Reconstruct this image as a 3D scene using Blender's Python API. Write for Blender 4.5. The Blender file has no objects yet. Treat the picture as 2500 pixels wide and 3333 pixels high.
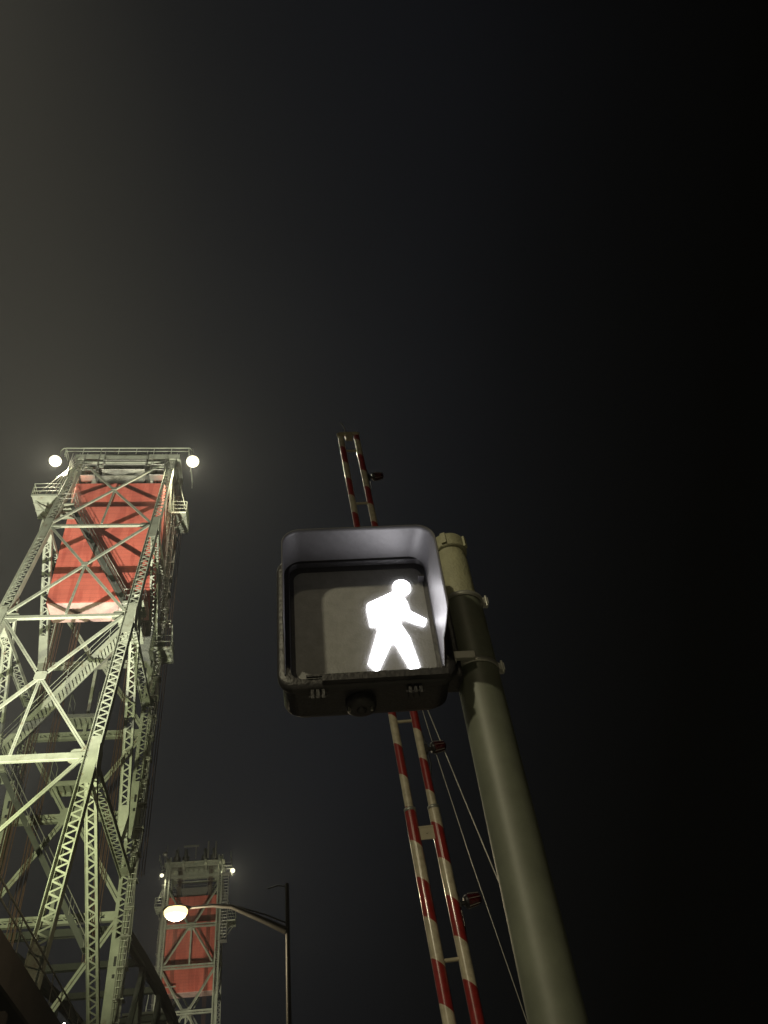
import bpy, math, random
from mathutils import Vector, Matrix
V = Vector
random.seed(7)
S = bpy.context.scene
COL = S.collection
EYE_H = 1.65                       # the camera is the origin; the pavement lies 1.65 m below it

# ------------------------------------------------------------------ camera
cd = bpy.data.cameras.new('camera'); cam = bpy.data.objects.new('camera', cd); COL.objects.link(cam)
R_ = V((0.99192, -0.07983, -0.09856)); U_ = V((0.0096, -0.72756, 0.68597)); D_ = V((0.12647, 0.68138, 0.72092))
# axes of a camera tilted up 46 degrees and rolled 8 degrees
U_ = V((0, 0, 0)) + U_
D_.normalize(); R_.normalize()
U_ = R_.cross(D_); U_.normalize()
cam.matrix_world = Matrix(((R_.x, U_.x, -D_.x, 0), (R_.y, U_.y, -D_.y, 0), (R_.z, U_.z, -D_.z, 0), (0, 0, 0, 1)))
cd.sensor_fit = 'VERTICAL'; cd.sensor_height = 33.33; cd.lens = 27.0
cd.clip_start = 0.05; cd.clip_end = 3000
S.camera = cam
S.render.engine = 'CYCLES'
S.view_settings.view_transform = 'Standard'; S.view_settings.look = 'None'
S.view_settings.exposure = 0; S.view_settings.gamma = 1

# ------------------------------------------------------------------ night sky
W = bpy.data.worlds.new('World'); S.world = W; W.use_nodes = True
nt = W.node_tree; nt.nodes.clear()
wo = nt.nodes.new('ShaderNodeOutputWorld'); bg = nt.nodes.new('ShaderNodeBackground')
tc = nt.nodes.new('ShaderNodeTexCoord'); dp = nt.nodes.new('ShaderNodeVectorMath'); dp.operation = 'DOT_PRODUCT'
gd = V((-0.85, 0.25, 0.45)).normalized(); dp.inputs[1].default_value = gd   # sky colour is palest towards the upper left
nt.links.new(tc.outputs['Generated'], dp.inputs[0])
rp = nt.nodes.new('ShaderNodeValToRGB'); nt.links.new(dp.outputs['Value'], rp.inputs[0])
rp.color_ramp.interpolation = 'B_SPLINE'; el = rp.color_ramp.elements
el[0].position = 0.06; el[0].color = (.0005, .0005, .0004, 1)
el[1].position = 0.86; el[1].color = (.066, .061, .047, 1)
for p_, c_ in ((.25, (.0024, .0026, .0032, 1)), (.40, (.0062, .0068, .0088, 1)), (.58, (.0110, .0114, .0122, 1)), (.70, (.0310, .0295, .0240, 1))):
    e_ = el.new(p_); e_.color = c_
sky = nt.nodes.new('ShaderNodeTexNoise'); sky.inputs['Scale'].default_value = 1.6; sky.inputs['Detail'].default_value = 2
nt.links.new(tc.outputs['Generated'], sky.inputs['Vector'])
mr = nt.nodes.new('ShaderNodeMapRange'); mr.inputs['From Min'].default_value = .3; mr.inputs['From Max'].default_value = .7
mr.inputs['To Min'].default_value = .8; mr.inputs['To Max'].default_value = 1.2
nt.links.new(sky.outputs['Fac'], mr.inputs['Value']); nt.links.new(mr.outputs[0], bg.inputs['Strength'])
nt.links.new(rp.outputs[0], bg.inputs['Color']); nt.links.new(bg.outputs[0], wo.inputs['Surface'])

# ------------------------------------------------------------------ the floodlights that stand below the frame
def spot(name, loc, to, watts, size, blend, color, radius=.15):
    ld = bpy.data.lights.new(name, 'SPOT'); o = bpy.data.objects.new(name, ld); COL.objects.link(o)
    ld.energy = watts; ld.spot_size = math.radians(size); ld.spot_blend = blend; ld.color = color; ld.shadow_soft_size = radius
    o.location = loc; o.rotation_euler = (V(to) - V(loc)).to_track_quat('-Z', 'Y').to_euler()
    return o
def point(name, loc, watts, color, radius=.1):
    ld = bpy.data.lights.new(name, 'POINT'); o = bpy.data.objects.new(name, ld); COL.objects.link(o)
    ld.energy = watts; ld.color = color; ld.shadow_soft_size = radius; o.location = loc
    return o
WARM = (1.0, .90, .60)
FLOOD = (-10.4, 26.0, 11.6)
FLOOD2 = (-12.9, 101.0, 24.5)
spot('tower_flood', FLOOD, (-13.2, 37.0, 58), 135000, 76, 1.0, (1, .96, .79), .07)
spot('lower_tower_flood', (-12.2, 25.5, 12.2), (-12.2, 47, 29), 18000, 84, 1.0, (.97, 1, .60), .07)
spot('far_tower_flood', FLOOD2, (-12.7, 124, 44), 15000, 62, 1.0, (1, .93, .70), .3)

# ------------------------------------------------------------------ materials
def mat(name, col, rough=.5, metal=0., var=.15, scale=6., bump=0., bscale=40., spec=.5, coat=0.):
    m = bpy.data.materials.new(name); m.use_nodes = True; n = m.node_tree; b = n.nodes['Principled BSDF']
    b.inputs['Roughness'].default_value = rough; b.inputs['Metallic'].default_value = metal
    b.inputs['Specular IOR Level'].default_value = spec
    if coat: b.inputs['Coat Weight'].default_value = coat; b.inputs['Coat Roughness'].default_value = .12
    t = n.nodes.new('ShaderNodeTexCoord'); no = n.nodes.new('ShaderNodeTexNoise')
    no.inputs['Scale'].default_value = scale; no.inputs['Detail'].default_value = 6; no.inputs['Roughness'].default_value = .6
    n.links.new(t.outputs['Object'], no.inputs['Vector'])
    r = n.nodes.new('ShaderNodeValToRGB'); n.links.new(no.outputs['Fac'], r.inputs[0])
    e = r.color_ramp.elements
    e[0].position = .3; e[1].position = .7
    e[0].color = tuple(max(0, c * (1 - var)) for c in col) + (1,); e[1].color = tuple(min(1, c * (1 + var)) for c in col) + (1,)
    n.links.new(r.outputs[0], b.inputs['Base Color'])
    if bump:
        n2 = n.nodes.new('ShaderNodeTexNoise'); n2.inputs['Scale'].default_value = bscale; n2.inputs['Detail'].default_value = 3
        n.links.new(t.outputs['Object'], n2.inputs['Vector'])
        bp = n.nodes.new('ShaderNodeBump'); bp.inputs['Strength'].default_value = bump; bp.inputs['Distance'].default_value = .02
        n.links.new(n2.outputs['Fac'], bp.inputs['Height']); n.links.new(bp.outputs[0], b.inputs['Normal'])
    return m
def emis(name, col, strength):
    m = bpy.data.materials.new(name); m.use_nodes = True; b = m.node_tree.nodes['Principled BSDF']
    b.inputs['Base Color'].default_value = (.8, .8, .8, 1)
    b.inputs['Emission Color'].default_value = col + (1,); b.inputs['Emission Strength'].default_value = strength
    return m
M = {}
M['green'] = mat('sage_steel_paint', (.345, .370, .295), .5, 0, .22, 1.1, .12, 9)
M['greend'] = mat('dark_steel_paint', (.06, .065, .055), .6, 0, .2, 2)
M['brown'] = mat('rusty_chord_paint', (.026, .021, .018), .65, 0, .3, 1.2)
M['red'] = mat('counterweight_red', (.56, .135, .095), .75, 0, .18, .45, .25, 3)
M['under'] = mat('bare_pink_concrete', (.74, .50, .46), .85, 0, .26, 1.1, .7, 3)
M['cable'] = mat('rusty_wire', (.13, .075, .05), .6, .3, .3, 4)
M['galv'] = mat('galvanised_steel', (.42, .42, .38), .38, .6, .15, 12)
M['black'] = mat('black_housing_paint', (.022, .021, .023), .42, 0, .25, 14, .15, 90)
M['visor'] = mat('visor_inner_paint', (.088, .086, .090), .5, 0, .18, 9, .05, 60)
M['lens'] = mat('signal_lens', (.23, .23, .225), .5, 0, .14, 30, .14, 190)
M['polem'] = mat('painted_pole', (.115, .125, .095), .5, 0, .2, 8, .02, 30)
M['capm'] = mat('textured_pole_cap', (.30, .295, .19), .55, 0, .18, 14, .28, 150)
M['lamp_grey'] = mat('lamp_grey', (.055, .053, .048), .5, .2, .15, 8)
M['redlens'] = mat('red_lens', (.06, .004, .006), .10, 0, .1, 20, .3, 80, .8)
M['asphalt'] = mat('asphalt', (.05, .05, .05), .85, 0, .2, 3, .3, 60)
M['water'] = mat('river_water', (.01, .013, .015), .08, 0, .2, .4, .4, .8)
M['concrete'] = mat('concrete', (.30, .29, .27), .85, 0, .15, 2, .2, 20)
M['grille'] = mat('grille_paint', (.20, .21, .19), .6, 0, .2, 3)
M['flare'] = emis('floodlight_lens', (1, .95, .66), 1.6)
M['street'] = emis('street_lamp_lens', (1, .80, .32), 2.5)
M['walk'] = emis('walk_symbol_light', (.97, .95, 1.0), 15)
M['farwhite'] = emis('small_white_lamp', (1, .97, .85), 60)

def stain_red():
    m = M['red']; n = m.node_tree; b = n.nodes['Principled BSDF']
    src = b.inputs['Base Color'].links[0].from_socket
    t = n.nodes.new('ShaderNodeTexCoord'); mp = n.nodes.new('ShaderNodeMapping'); mp.inputs['Scale'].default_value = (1.3, 1.3, .16)
    n.links.new(t.outputs['Object'], mp.inputs[0])
    no = n.nodes.new('ShaderNodeTexNoise'); no.inputs['Scale'].default_value = 1.6; no.inputs['Detail'].default_value = 5
    n.links.new(mp.outputs[0], no.inputs['Vector'])
    r = n.nodes.new('ShaderNodeValToRGB'); r.color_ramp.elements[0].position = .47; r.color_ramp.elements[1].position = .56
    r.color_ramp.elements[0].color = (1, 1, 1, 1); r.color_ramp.elements[1].color = (.84, .74, .74, 1)
    n.links.new(no.outputs['Fac'], r.inputs[0])
    wv = n.nodes.new('ShaderNodeTexWave'); wv.wave_type = 'BANDS'; wv.bands_direction = 'Z'; wv.inputs['Scale'].default_value = .8
    wv.inputs['Distortion'].default_value = .6; n.links.new(t.outputs['Object'], wv.inputs['Vector'])
    r2 = n.nodes.new('ShaderNodeValToRGB'); r2.color_ramp.elements[0].position = 0; r2.color_ramp.elements[1].position = .07
    r2.color_ramp.elements[0].color = (.82, .80, .80, 1); r2.color_ramp.elements[1].color = (1, 1, 1, 1)
    n.links.new(wv.outputs['Fac'], r2.inputs[0])
    x1 = n.nodes.new('ShaderNodeMix'); x1.data_type = 'RGBA'; x1.blend_type = 'MULTIPLY'; x1.inputs[0].default_value = 1
    x2 = n.nodes.new('ShaderNodeMix'); x2.data_type = 'RGBA'; x2.blend_type = 'MULTIPLY'; x2.inputs[0].default_value = 1
    n.links.new(src, x1.inputs[6]); n.links.new(r.outputs[0], x1.inputs[7])
    n.links.new(x1.outputs[2], x2.inputs[6]); n.links.new(r2.outputs[0], x2.inputs[7])
    n.links.new(x2.outputs[2], b.inputs['Base Color'])
stain_red()

def rust(m, amount):
    m = M[m]; n = m.node_tree; b = n.nodes['Principled BSDF']; src = b.inputs['Base Color'].links[0].from_socket
    t = n.nodes.new('ShaderNodeTexCoord'); no = n.nodes.new('ShaderNodeTexNoise'); no.inputs['Scale'].default_value = 1.9; no.inputs['Detail'].default_value = 9
    no.inputs['Roughness'].default_value = .7; n.links.new(t.outputs['Object'], no.inputs['Vector'])
    r = n.nodes.new('ShaderNodeValToRGB'); r.color_ramp.elements[0].position = .56; r.color_ramp.elements[1].position = .70
    r.color_ramp.elements[0].color = (0, 0, 0, 1); r.color_ramp.elements[1].color = (amount, amount, amount, 1); n.links.new(no.outputs['Fac'], r.inputs[0])
    x = n.nodes.new('ShaderNodeMix'); x.data_type = 'RGBA'; x.inputs[7].default_value = (.17, .11, .06, 1)
    n.links.new(r.outputs[0], x.inputs[0]); n.links.new(src, x.inputs[6]); n.links.new(x.outputs[2], b.inputs['Base Color'])
rust('green', .75); rust('galv', .5); rust('polem', .35)

def stripe_mat():
    m = bpy.data.materials.new('red_white_stripes'); m.use_nodes = True; n = m.node_tree; b = n.nodes['Principled BSDF']
    b.inputs['Roughness'].default_value = .3; b.inputs['Coat Weight'].default_value = .5; b.inputs['Coat Roughness'].default_value = .1
    t = n.nodes.new('ShaderNodeTexCoord'); s = n.nodes.new('ShaderNodeSeparateXYZ'); n.links.new(t.outputs['Object'], s.inputs[0])
    a = n.nodes.new('ShaderNodeMath'); a.operation = 'MULTIPLY_ADD'; a.inputs[1].default_value = .82
    n.links.new(s.outputs[0], a.inputs[0]); n.links.new(s.outputs[2], a.inputs[2])
    c = n.nodes.new('ShaderNodeMath'); c.operation = 'ADD'; c.inputs[1].default_value = STRIPE_PHASE; n.links.new(a.outputs[0], c.inputs[0])
    d = n.nodes.new('ShaderNodeMath'); d.operation = 'DIVIDE'; d.inputs[1].default_value = .478; n.links.new(c.outputs[0], d.inputs[0])
    f = n.nodes.new('ShaderNodeMath'); f.operation = 'FRACT'; n.links.new(d.outputs[0], f.inputs[0])
    g = n.nodes.new('ShaderNodeMath'); g.operation = 'GREATER_THAN'; g.inputs[1].default_value = .5; n.links.new(f.outputs[0], g.inputs[0])
    no = n.nodes.new('ShaderNodeTexNoise'); no.inputs['Scale'].default_value = 25; no.inputs['Detail'].default_value = 6
    n.links.new(t.outputs['Object'], no.inputs['Vector'])
    mx = n.nodes.new('ShaderNodeMix'); mx.data_type = 'RGBA'; mx.inputs[6].default_value = (.62, .56, .42, 1); mx.inputs[7].default_value = (.33, .030, .028, 1)
    n.links.new(g.outputs[0], mx.inputs[0])
    r = n.nodes.new('ShaderNodeValToRGB'); r.color_ramp.elements[0].position = .3; r.color_ramp.elements[1].position = .6
    r.color_ramp.elements[0].color = (.72, .70, .68, 1); r.color_ramp.elements[1].color = (1, 1, 1, 1); n.links.new(no.outputs['Fac'], r.inputs[0])
    m2 = n.nodes.new('ShaderNodeMix'); m2.data_type = 'RGBA'; m2.blend_type = 'MULTIPLY'; m2.inputs[0].default_value = 1
    n.links.new(mx.outputs[2], m2.inputs[6]); n.links.new(r.outputs[0], m2.inputs[7]); n.links.new(m2.outputs[2], b.inputs['Base Color'])
    return m
STRIPE_PHASE = -.16
M['stripe'] = stripe_mat()

# ------------------------------------------------------------------ builders
def tag(o, label=None, cat=None, group=None, kind=None):
    if label: o['label'] = label
    if cat: o['category'] = cat
    if group: o['group'] = group
    if kind: o['kind'] = kind
    return o
def empty(name, loc=(0, 0, 0), rz=0):
    o = bpy.data.objects.new(name, None); COL.objects.link(o); o.location = loc; o.rotation_euler = (0, 0, rz); o.empty_display_size = .2
    return o
def kids(o): return [c for c in COL.objects if c.parent == o]
def copy_tree(o, parent=None):
    c = o.copy(); COL.objects.link(c)
    if parent: c.parent = parent
    for ch in kids(o): copy_tree(ch, c)
    return c

class MB:
    def __init__(s): s.v = []; s.f = []; s.sm = []
    def add(s, vs, fs, smooth=False):
        k = len(s.v); s.v += [V(p) for p in vs]; s.f += [tuple(i + k for i in f) for f in fs]; s.sm += [smooth] * len(fs)
    def box(s, a, b):
        x0, x1 = sorted((a[0], b[0])); y0, y1 = sorted((a[1], b[1])); z0, z1 = sorted((a[2], b[2]))
        s.add([(x0, y0, z0), (x1, y0, z0), (x1, y1, z0), (x0, y1, z0), (x0, y0, z1), (x1, y0, z1), (x1, y1, z1), (x0, y1, z1)],
              [(0, 3, 2, 1), (4, 5, 6, 7), (0, 1, 5, 4), (1, 2, 6, 5), (2, 3, 7, 6), (3, 0, 4, 7)])
        return s
    def bar(s, A, B, w, h, side=(0, 1, 0)):
        """box from A to B; w across, h along the direction nearest `side`"""
        A = V(A); B = V(B); d = (B - A).normalized(); y = V(side); y = y - d * y.dot(d)
        if y.length < 1e-4: y = d.orthogonal()
        y.normalize(); x = d.cross(y); vs = []
        for P in (A, B):
            for (i, j) in ((-1, -1), (1, -1), (1, 1), (-1, 1)): vs.append(P + x * i * w / 2 + y * j * h / 2)
        s.add(vs, [(0, 1, 2, 3), (7, 6, 5, 4), (0, 4, 5, 1), (1, 5, 6, 2), (2, 6, 7, 3), (3, 7, 4, 0)])
        return s
    def tube(s, pts, r, n=10, cap=True, r2=None):
        pts = [V(p) for p in pts]; rs = [r + ((r2 if r2 else r) - r) * i / (len(pts) - 1) for i in range(len(pts))]
        rings = []; prev = None
        for i, P in enumerate(pts):
            d = (pts[min(i + 1, len(pts) - 1)] - pts[max(i - 1, 0)]).normalized()
            if prev is None: x = d.orthogonal().normalized()
            else: x = (prev - d * prev.dot(d)).normalized()
            prev = x; y = d.cross(x)
            rings.append([P + (x * math.cos(2 * math.pi * k / n) + y * math.sin(2 * math.pi * k / n)) * rs[i] for k in range(n)])
        vs = [p for r_ in rings for p in r_]; fs = []
        for i in range(len(rings) - 1):
            for k in range(n): fs.append((i * n + k, i * n + (k + 1) % n, (i + 1) * n + (k + 1) % n, (i + 1) * n + k))
        s.add(vs, fs, True)
        if cap: s.add(rings[0], [tuple(range(n - 1, -1, -1))]); s.add(rings[-1], [tuple(range(n))])
        return s
    def lathe(s, prof, loc=(0, 0, 0), n=40, axis=None):
        """prof: list of (radius, z) turned about z"""
        mt = Matrix.Identity(3)
        if axis is not None: mt = V((0, 0, 1)).rotation_difference(V(axis).normalized()).to_matrix()
        vs = []; fs = []
        for r, z in prof:
            for k in range(n):
                a = 2 * math.pi * k / n; vs.append(V(loc) + mt @ V((r * math.cos(a), r * math.sin(a), z)))
        for i in range(len(prof) - 1):
            for k in range(n): fs.append((i * n + k, i * n + (k + 1) % n, (i + 1) * n + (k + 1) % n, (i + 1) * n + k))
        s.add(vs, fs, True)
        return s
    def prism(s, poly, axis_pts):
        """poly: list of world points (planar), extruded by vector"""
        n = len(poly); e = V(axis_pts); vs = [V(p) for p in poly] + [V(p) + e for p in poly]
        s.add(vs, [tuple(range(n - 1, -1, -1)), tuple(range(n, 2 * n))] + [(i, (i + 1) % n, (i + 1) % n + n, i + n) for i in range(n)])
        return s
    def build(s, name, m, parent=None, org=None, bevel=0, autosmooth=None):
        me = bpy.data.meshes.new(name); o_ = V(org) if org is not None else V((0, 0, 0))
        me.from_pydata([tuple(p - o_) for p in s.v], [], s.f); me.materials.append(m if not isinstance(m, str) else M[m])
        me.polygons.foreach_set('use_smooth', s.sm); me.update()
        o = bpy.data.objects.new(name, me); COL.objects.link(o)
        if parent: o.parent = parent
        elif org is not None: o.location = org
        if bevel:
            b = o.modifiers.new('Bevel', 'BEVEL'); b.width = bevel; b.segments = 3; b.limit_method = 'ANGLE'
        return o

def laced(A, B, W, D, side, end=(.9, .9), pitch=None, lace=True, fl=.1, bars=.07, solid_back=False, rec=0.):
    """built-up riveted member: two deep side plates joined by V lacing set back `rec` from the edge that faces `side`"""
    m = MB(); A = V(A); B = V(B); L = (B - A).length; d = (B - A).normalized()
    y = V(side); y = (y - d * y.dot(d)).normalized(); x = d.cross(y)
    f = y * (D / 2 - rec)
    for s_ in (-1, 1):
        m.bar(A + x * s_ * (W / 2 - .015), B + x * s_ * (W / 2 - .015), .03, D, y)
        for o_ in (f - y * .012, -y * (D / 2 - .012)):
            m.bar(A + x * s_ * (W / 2 - fl / 2 - .03) + o_, B + x * s_ * (W / 2 - fl / 2 - .03) + o_, fl, .022, y)
    e0, e1 = end; off = f + y * .009
    if e0: m.bar(A + off, A + d * e0 + off, W - .062, .016, y)
    if e1: m.bar(B - d * e1 + off, B + off, W - .062, .016, y)
    if solid_back: m.bar(A + off, B + off, W - .062, .012, y)
    elif lace:
        p = pitch or W * .85; n = max(2, int(round((L - e0 - e1) / p))); st = (L - e0 - e1) / n
        for k in range(n):
            s0 = -1 if k % 2 == 0 else 1
            a = A + d * (e0 + st * k) + x * s0 * (W / 2 - .07) + off
            b = A + d * (e0 + st * (k + 1)) - x * s0 * (W / 2 - .07) + off
            m.bar(a, b, bars, .014 + .002 * (k % 2), y)
    return m
def angle_bar(A, B, w=.26, side=(0, 1, 0), dep=.2):
    """double-angle brace: two flats with a gap and an outstanding rib"""
    m = MB(); A = V(A); B = V(B); d = (B - A).normalized(); y = V(side); y = (y - d * y.dot(d)).normalized(); x = d.cross(y)
    for s_ in (-1, 1):
        m.bar(A + x * s_ * w * .27, B + x * s_ * w * .27, w * .42, .022, y)
        m.bar(A + x * s_ * (w * .06 + .008) + y * dep * .5, B + x * s_ * (w * .06 + .008) + y * dep * .5, .016, dep - .03, y)
    return m
def gusset(m, P, w, h, side, t=.03, off=0.):
    P = V(P); y = V(side).normalized(); x = V((1, 0, 0)) if abs(y.x) < .5 else V((0, 1, 0)); z = y.cross(x); x = (x - y * x.dot(y)).normalized(); z = y.cross(x).normalized()
    pts = [(-.5, -.38), (-.32, -.5), (.32, -.5), (.5, -.38), (.5, .38), (.32, .5), (-.32, .5), (-.5, .38)]
    c = P + y * off
    m.prism([c + x * a * w + z * b * h for a, b in pts], y * t)
def rail(m, pts, h=1.05, r=.022, posts=True, mids=(.5,)):
    pts = [V(p) for p in pts]; up = V((0, 0, 1))
    for k in (1.,) + tuple(mids): m.tube([p + up * h * k for p in pts], r, 6)
    if posts:
        for i in range(len(pts) - 1):
            a, b = pts[i], pts[i + 1]; n = max(1, int((b - a).length / 1.3))
            for j in range(n + 1): q = a.lerp(b, j / n); m.tube([q, q + up * h], r, 6)

# ================================================================== the lift-bridge tower
CX_ = -12.71; HW = 3.75; YC = 49.52; GA, GB = 30.24, .294
XL, XR = CX_ - HW, CX_ + HW
def inc(x, z, off=0.): return V((x, GA + GB * z + off, z))       # a point in the plane of the raking legs
def col(x, z, off=0.): return V((x, YC + off, z))
NI = V((0, -1, GB)).normalized()                                     # outward normal of the raking plane
TORG = V((CX_, YC, -EYE_H))
tower = empty('lift_bridge_tower', TORG)
tag(tower, 'tall pale green riveted bridge tower at the left with two bright floodlights on top', 'bridge tower', 'steel lift towers of the bridge')
def T(m, name, mt='green', **k): return m.build(name, mt, tower, TORG, **k)
Z0, Z1, Z2, Z3, Z4 = 55.7, 44.66, 33.45, 22.0, 10.9
# raking legs
for x in (XL, XR): T(laced(inc(x, Z4), inc(x, 57.2), .66, .46, NI, (1.6, 1.4), .29, fl=.09, bars=.085, rec=.2), 'leg')
for x in (XL, XR):
    for z in (Z1, Z2, Z3): T(MB().bar(inc(x, z - 1.7) + NI * .050, inc(x, z + 1.3) + NI * .050, .59, .016, NI), 'splice_plate')
# vertical columns
for x in (XL, XR): T(laced(col(x, 8.5), col(x, 57.6), .70, .50, (0, -1, 0), (1.2, 1.2), .30, fl=.17, bars=.085), 'column')
# front struts, X braces and hangers of the raking face
for z, w in ((Z0, .26), (Z1, .24), (Z2, .27), (Z3, .40)):
    m = MB(); d = .02
    m.bar(inc(XL + .32, z, -.14), inc(XR - .32, z, -.14), .05, w, NI.cross(V((1, 0, 0))))
    m.bar(inc(XL + .32, z + w / 2, -.05), inc(XR - .32, z + w / 2, -.05), .16, .02, (0, 0, 1))
    m.bar(inc(XL + .32, z - w / 2, -.05), inc(XR - .32, z - w / 2, -.05), .16, .02, (0, 0, 1))
    for x in (XL + .66, XR - .66): gusset(m, inc(x, z - .05), .72, .95 if z < 40 else .7, NI, .02, .10)
    T(m, 'strut')
def brace(A, B, w, off): return angle_bar(V(A) + NI * off, V(B) + NI * off, w, -NI, .16)
for zt, zb in ((Z0, Z1), (Z1, Z2), (Z2, Z3), (Z3, Z4)):
    zm = (zt + zb) / 2
    T(brace(inc(XR - .35, zt - .3), inc(XL + .35, zb + .3), .21, .26), 'diagonal_brace')
    if zb > 12: T(brace(inc(XL + .35, zt - .3), inc(XR - .35, zb + .3), .21, .14), 'diagonal_brace')
    if zb > 12:
        m = brace(inc(CX_, zm), inc(CX_, zb + .1), .17, .20); gusset(m, inc(CX_, zm), .42 if zm > 30 else .62, .42 if zm > 30 else .72, NI, .02, .31); T(m, 'hanger')
# side faces
for x, sx in ((XL, -1), (XR, 1)):
    sd = (sx, 0, 0)
    for z in (Z1, Z2, Z3): T(laced(inc(x, z - .35, .25), col(x, z - .35, -.30), .62, .36, (0, 0, -1), (1.1, 1.1), .28, fl=.1, bars=.07, rec=.16), 'strut')
    for zt, zb in ((Z1, 37.0), (Z2 + 2.6, 22.6), (Z3 - .5, 9.8)):
        yb = -2.7 if 22 < zb < 23 else -.3
        T(laced(inc(x, zt, .3), col(x, zb, yb), .58, .34, (0, -1, 0), (.9, 1.9), .30, fl=.11, bars=.08, rec=.05), 'side_brace')
    T(laced(inc(x, Z0 - 1.5, .2), col(x, 46.0, -.3), .40, .30, (0, -1, 0), (.5, .5), .34), 'side_brace')
    for z in (Z1, Z2, Z3):
        for q, g in ((inc(x, z - .2, .1), 1.5), (col(x, z - .2), 1.7)): m = MB(); gusset(m, q, .9, g, (sx, 0, 0), .03, .345); T(m, 'gusset_plate')
    # long solid plates with hand holes, as on the right hand column
    for za, zb in ((34.2, 39.0), (24.0, 27.6), (13.8, 18.2)):
        m = MB().bar(col(x, za, -.275), col(x, zb, -.275), .66, .02, (0, 1, 0)); q_ = zb - .9
        T(m, 'cover_plate')
        for h_ in (.0, .9): T(MB().box((x - .07, YC - .29, q_ - h_ - (.5 if h_ == 0 else .2)), (x + .07, YC - .286, q_ - h_)), 'hand_hole', 'black')
# the face towards the river: horizontals, diamonds and centre posts
for z in (47.8, 42.5, 36.9, 31.2, 25.5, 19.5, 13.9):
    m = laced(col(XL + .3, z), col(XR - .3, z), .50, .30, (0, -1, 0), (.6, .6), .40, fl=.13, bars=.07)
    if z in (25.5, 36.9, 13.9, 47.8): gusset(m, col(CX_, z), 1.25, 1.1, (0, -1, 0), .03, .24)
    T(m, 'strut')
for zc in (47.8, 36.9, 25.5, 13.9):
    for s_ in (-1, 1):
        for t in (-1, 1):
            T(angle_bar(col(CX_ + s_ * .4, zc + t * .3, -.2), col(CX_ + s_ * (HW - .2), zc + t * 5.3, -.2), .34, (0, 1, 0), .3), 'diagonal_brace')
for za, zb in ((47.5, 42.7), (36.9, 31.2), (25.5, 19.5)): T(MB().bar(col(CX_ - .12, za), col(CX_ - .12, zb), .2, .2), 'centre_post')
# small inspection platforms on the centre line
for zp, x0, x1 in ((32.0, -13.9, -12.1), (27.2, -14.2, -12.2)):
    m = MB().box((x0, YC - .9, zp), (x1, YC - .85, zp + .28)).box((x0, YC + .4, zp), (x1, YC + .45, zp + .28))
    for k in range(6): xx = x0 + (x1 - x0) * k / 5; m.bar((xx, YC - .9, zp + .05), (xx, YC + .4, zp + .05), .07, .05, (0, 0, 1))
    m.box((x0, YC - .9, zp + .29), (x1, YC + .45, zp + .32))
    o = T(m, 'platform'); m = MB(); rail(m, [(x0, YC + .4, zp + .3), (x0, YC - .9, zp + .3)], 1.7); m.build('railing', M['green'], o, TORG); m = MB(); rail(m, [(x1, YC - .9, zp + .3), (x1, YC + .4, zp + .3)], 1.7)
    r = m.build('railing', M['green'], o, TORG)
# stairs inside the tower
def stair(A, B, y, w, mt='green'):
    A = V(A); B = V(B); m = MB(); d = B - A; n = int(abs(d.z) / .23)
    for s_ in (-1, 1): m.bar(A + V((0, s_ * w / 2, 0)), B + V((0, s_ * w / 2, 0)), .30, .05, (0, 1, 0))
    for k in range(n + 1):
        p = A + d * (k / n); m.box((p.x - .13, p.y - w / 2, p.z - .02), (p.x + .13, p.y + w / 2, p.z + .02))
    o = T(m, 'stair', mt); m = MB(); up = V((0, 0, 1))
    for s_ in (-1, 1):
        q = V((0, s_ * (w / 2 + .03), 0))
        for h in (.55, 1.05): m.tube([A + q + up * h, B + q + up * h], .022, 6)
        for k in range(7): p = A + d * (k / 6) + q; m.tube([p, p + up * 1.05], .02, 6)
    m.build('railing', M['galv'] if mt == 'greend' else M[mt], o, TORG)
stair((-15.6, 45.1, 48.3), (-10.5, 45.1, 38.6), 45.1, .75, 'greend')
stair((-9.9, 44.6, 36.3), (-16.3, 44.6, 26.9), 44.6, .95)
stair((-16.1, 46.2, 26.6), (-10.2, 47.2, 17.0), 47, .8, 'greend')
for (x0, x1, y0, y1, z) in ((-10.6, -9.2, 43.6, 46.4, 36.4), (-10.6, -9.2, 44.4, 46.0, 38.4), (-16.6, -15.4, 44.4, 45.9, 48.3), (-17.0, -15.9, 43.9, 46.9, 26.7)):
    m = MB().box((x0, y0, z - .05), (x1, y1, z)); 
    for k in range(5): yy = y0 + (y1 - y0) * k / 4; m.bar((x0, yy, z - .12), (x1, yy, z - .12), .05, .1, (0, 0, 1))
    o = T(m, 'landing'); m = MB(); rail(m, [(x0, y0, z), (x1, y0, z), (x1, y1, z)]); m.build('railing', M['galv'], o, TORG)
# struts carried out to the right of the tower with the grille-sided machinery box
m = MB().bar(col(XR, 36.9, -.1), col(-7.55, 36.9, -.1), .16, .16).bar(col(-7.6, 36.9, -.1), col(-7.9, 40.3, -.1), .08, .08).bar(col(-11.2, 40.3, -.5), col(-7.95, 40.3, -.5), .12, .12)
m.bar(col(-7.6, 36.9, -.1), col(-7.6, 36.9, -1.6), .12, .12).bar(col(-7.6, 36.9, -1.6), col(XR, 36.9, -1.6), .12, .12); m.box((-8.9, YC - 1.7, 37.0), (-7.55, YC, 37.05))
rail(m, [(-7.6, YC - .1, 37.05), (-7.6, YC - 1.6, 37.05), (-8.9, YC - 1.6, 37.05)])
T(m, 'bracket')
m = MB().box((-9.75, YC - 1.5, 36.75), (-8.75, YC - .6, 39.3))
for k in range(22): m.box((-9.72, YC - 1.56, 36.85 + k * .11), (-8.78, YC - 1.5, 36.90 + k * .11))
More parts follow.
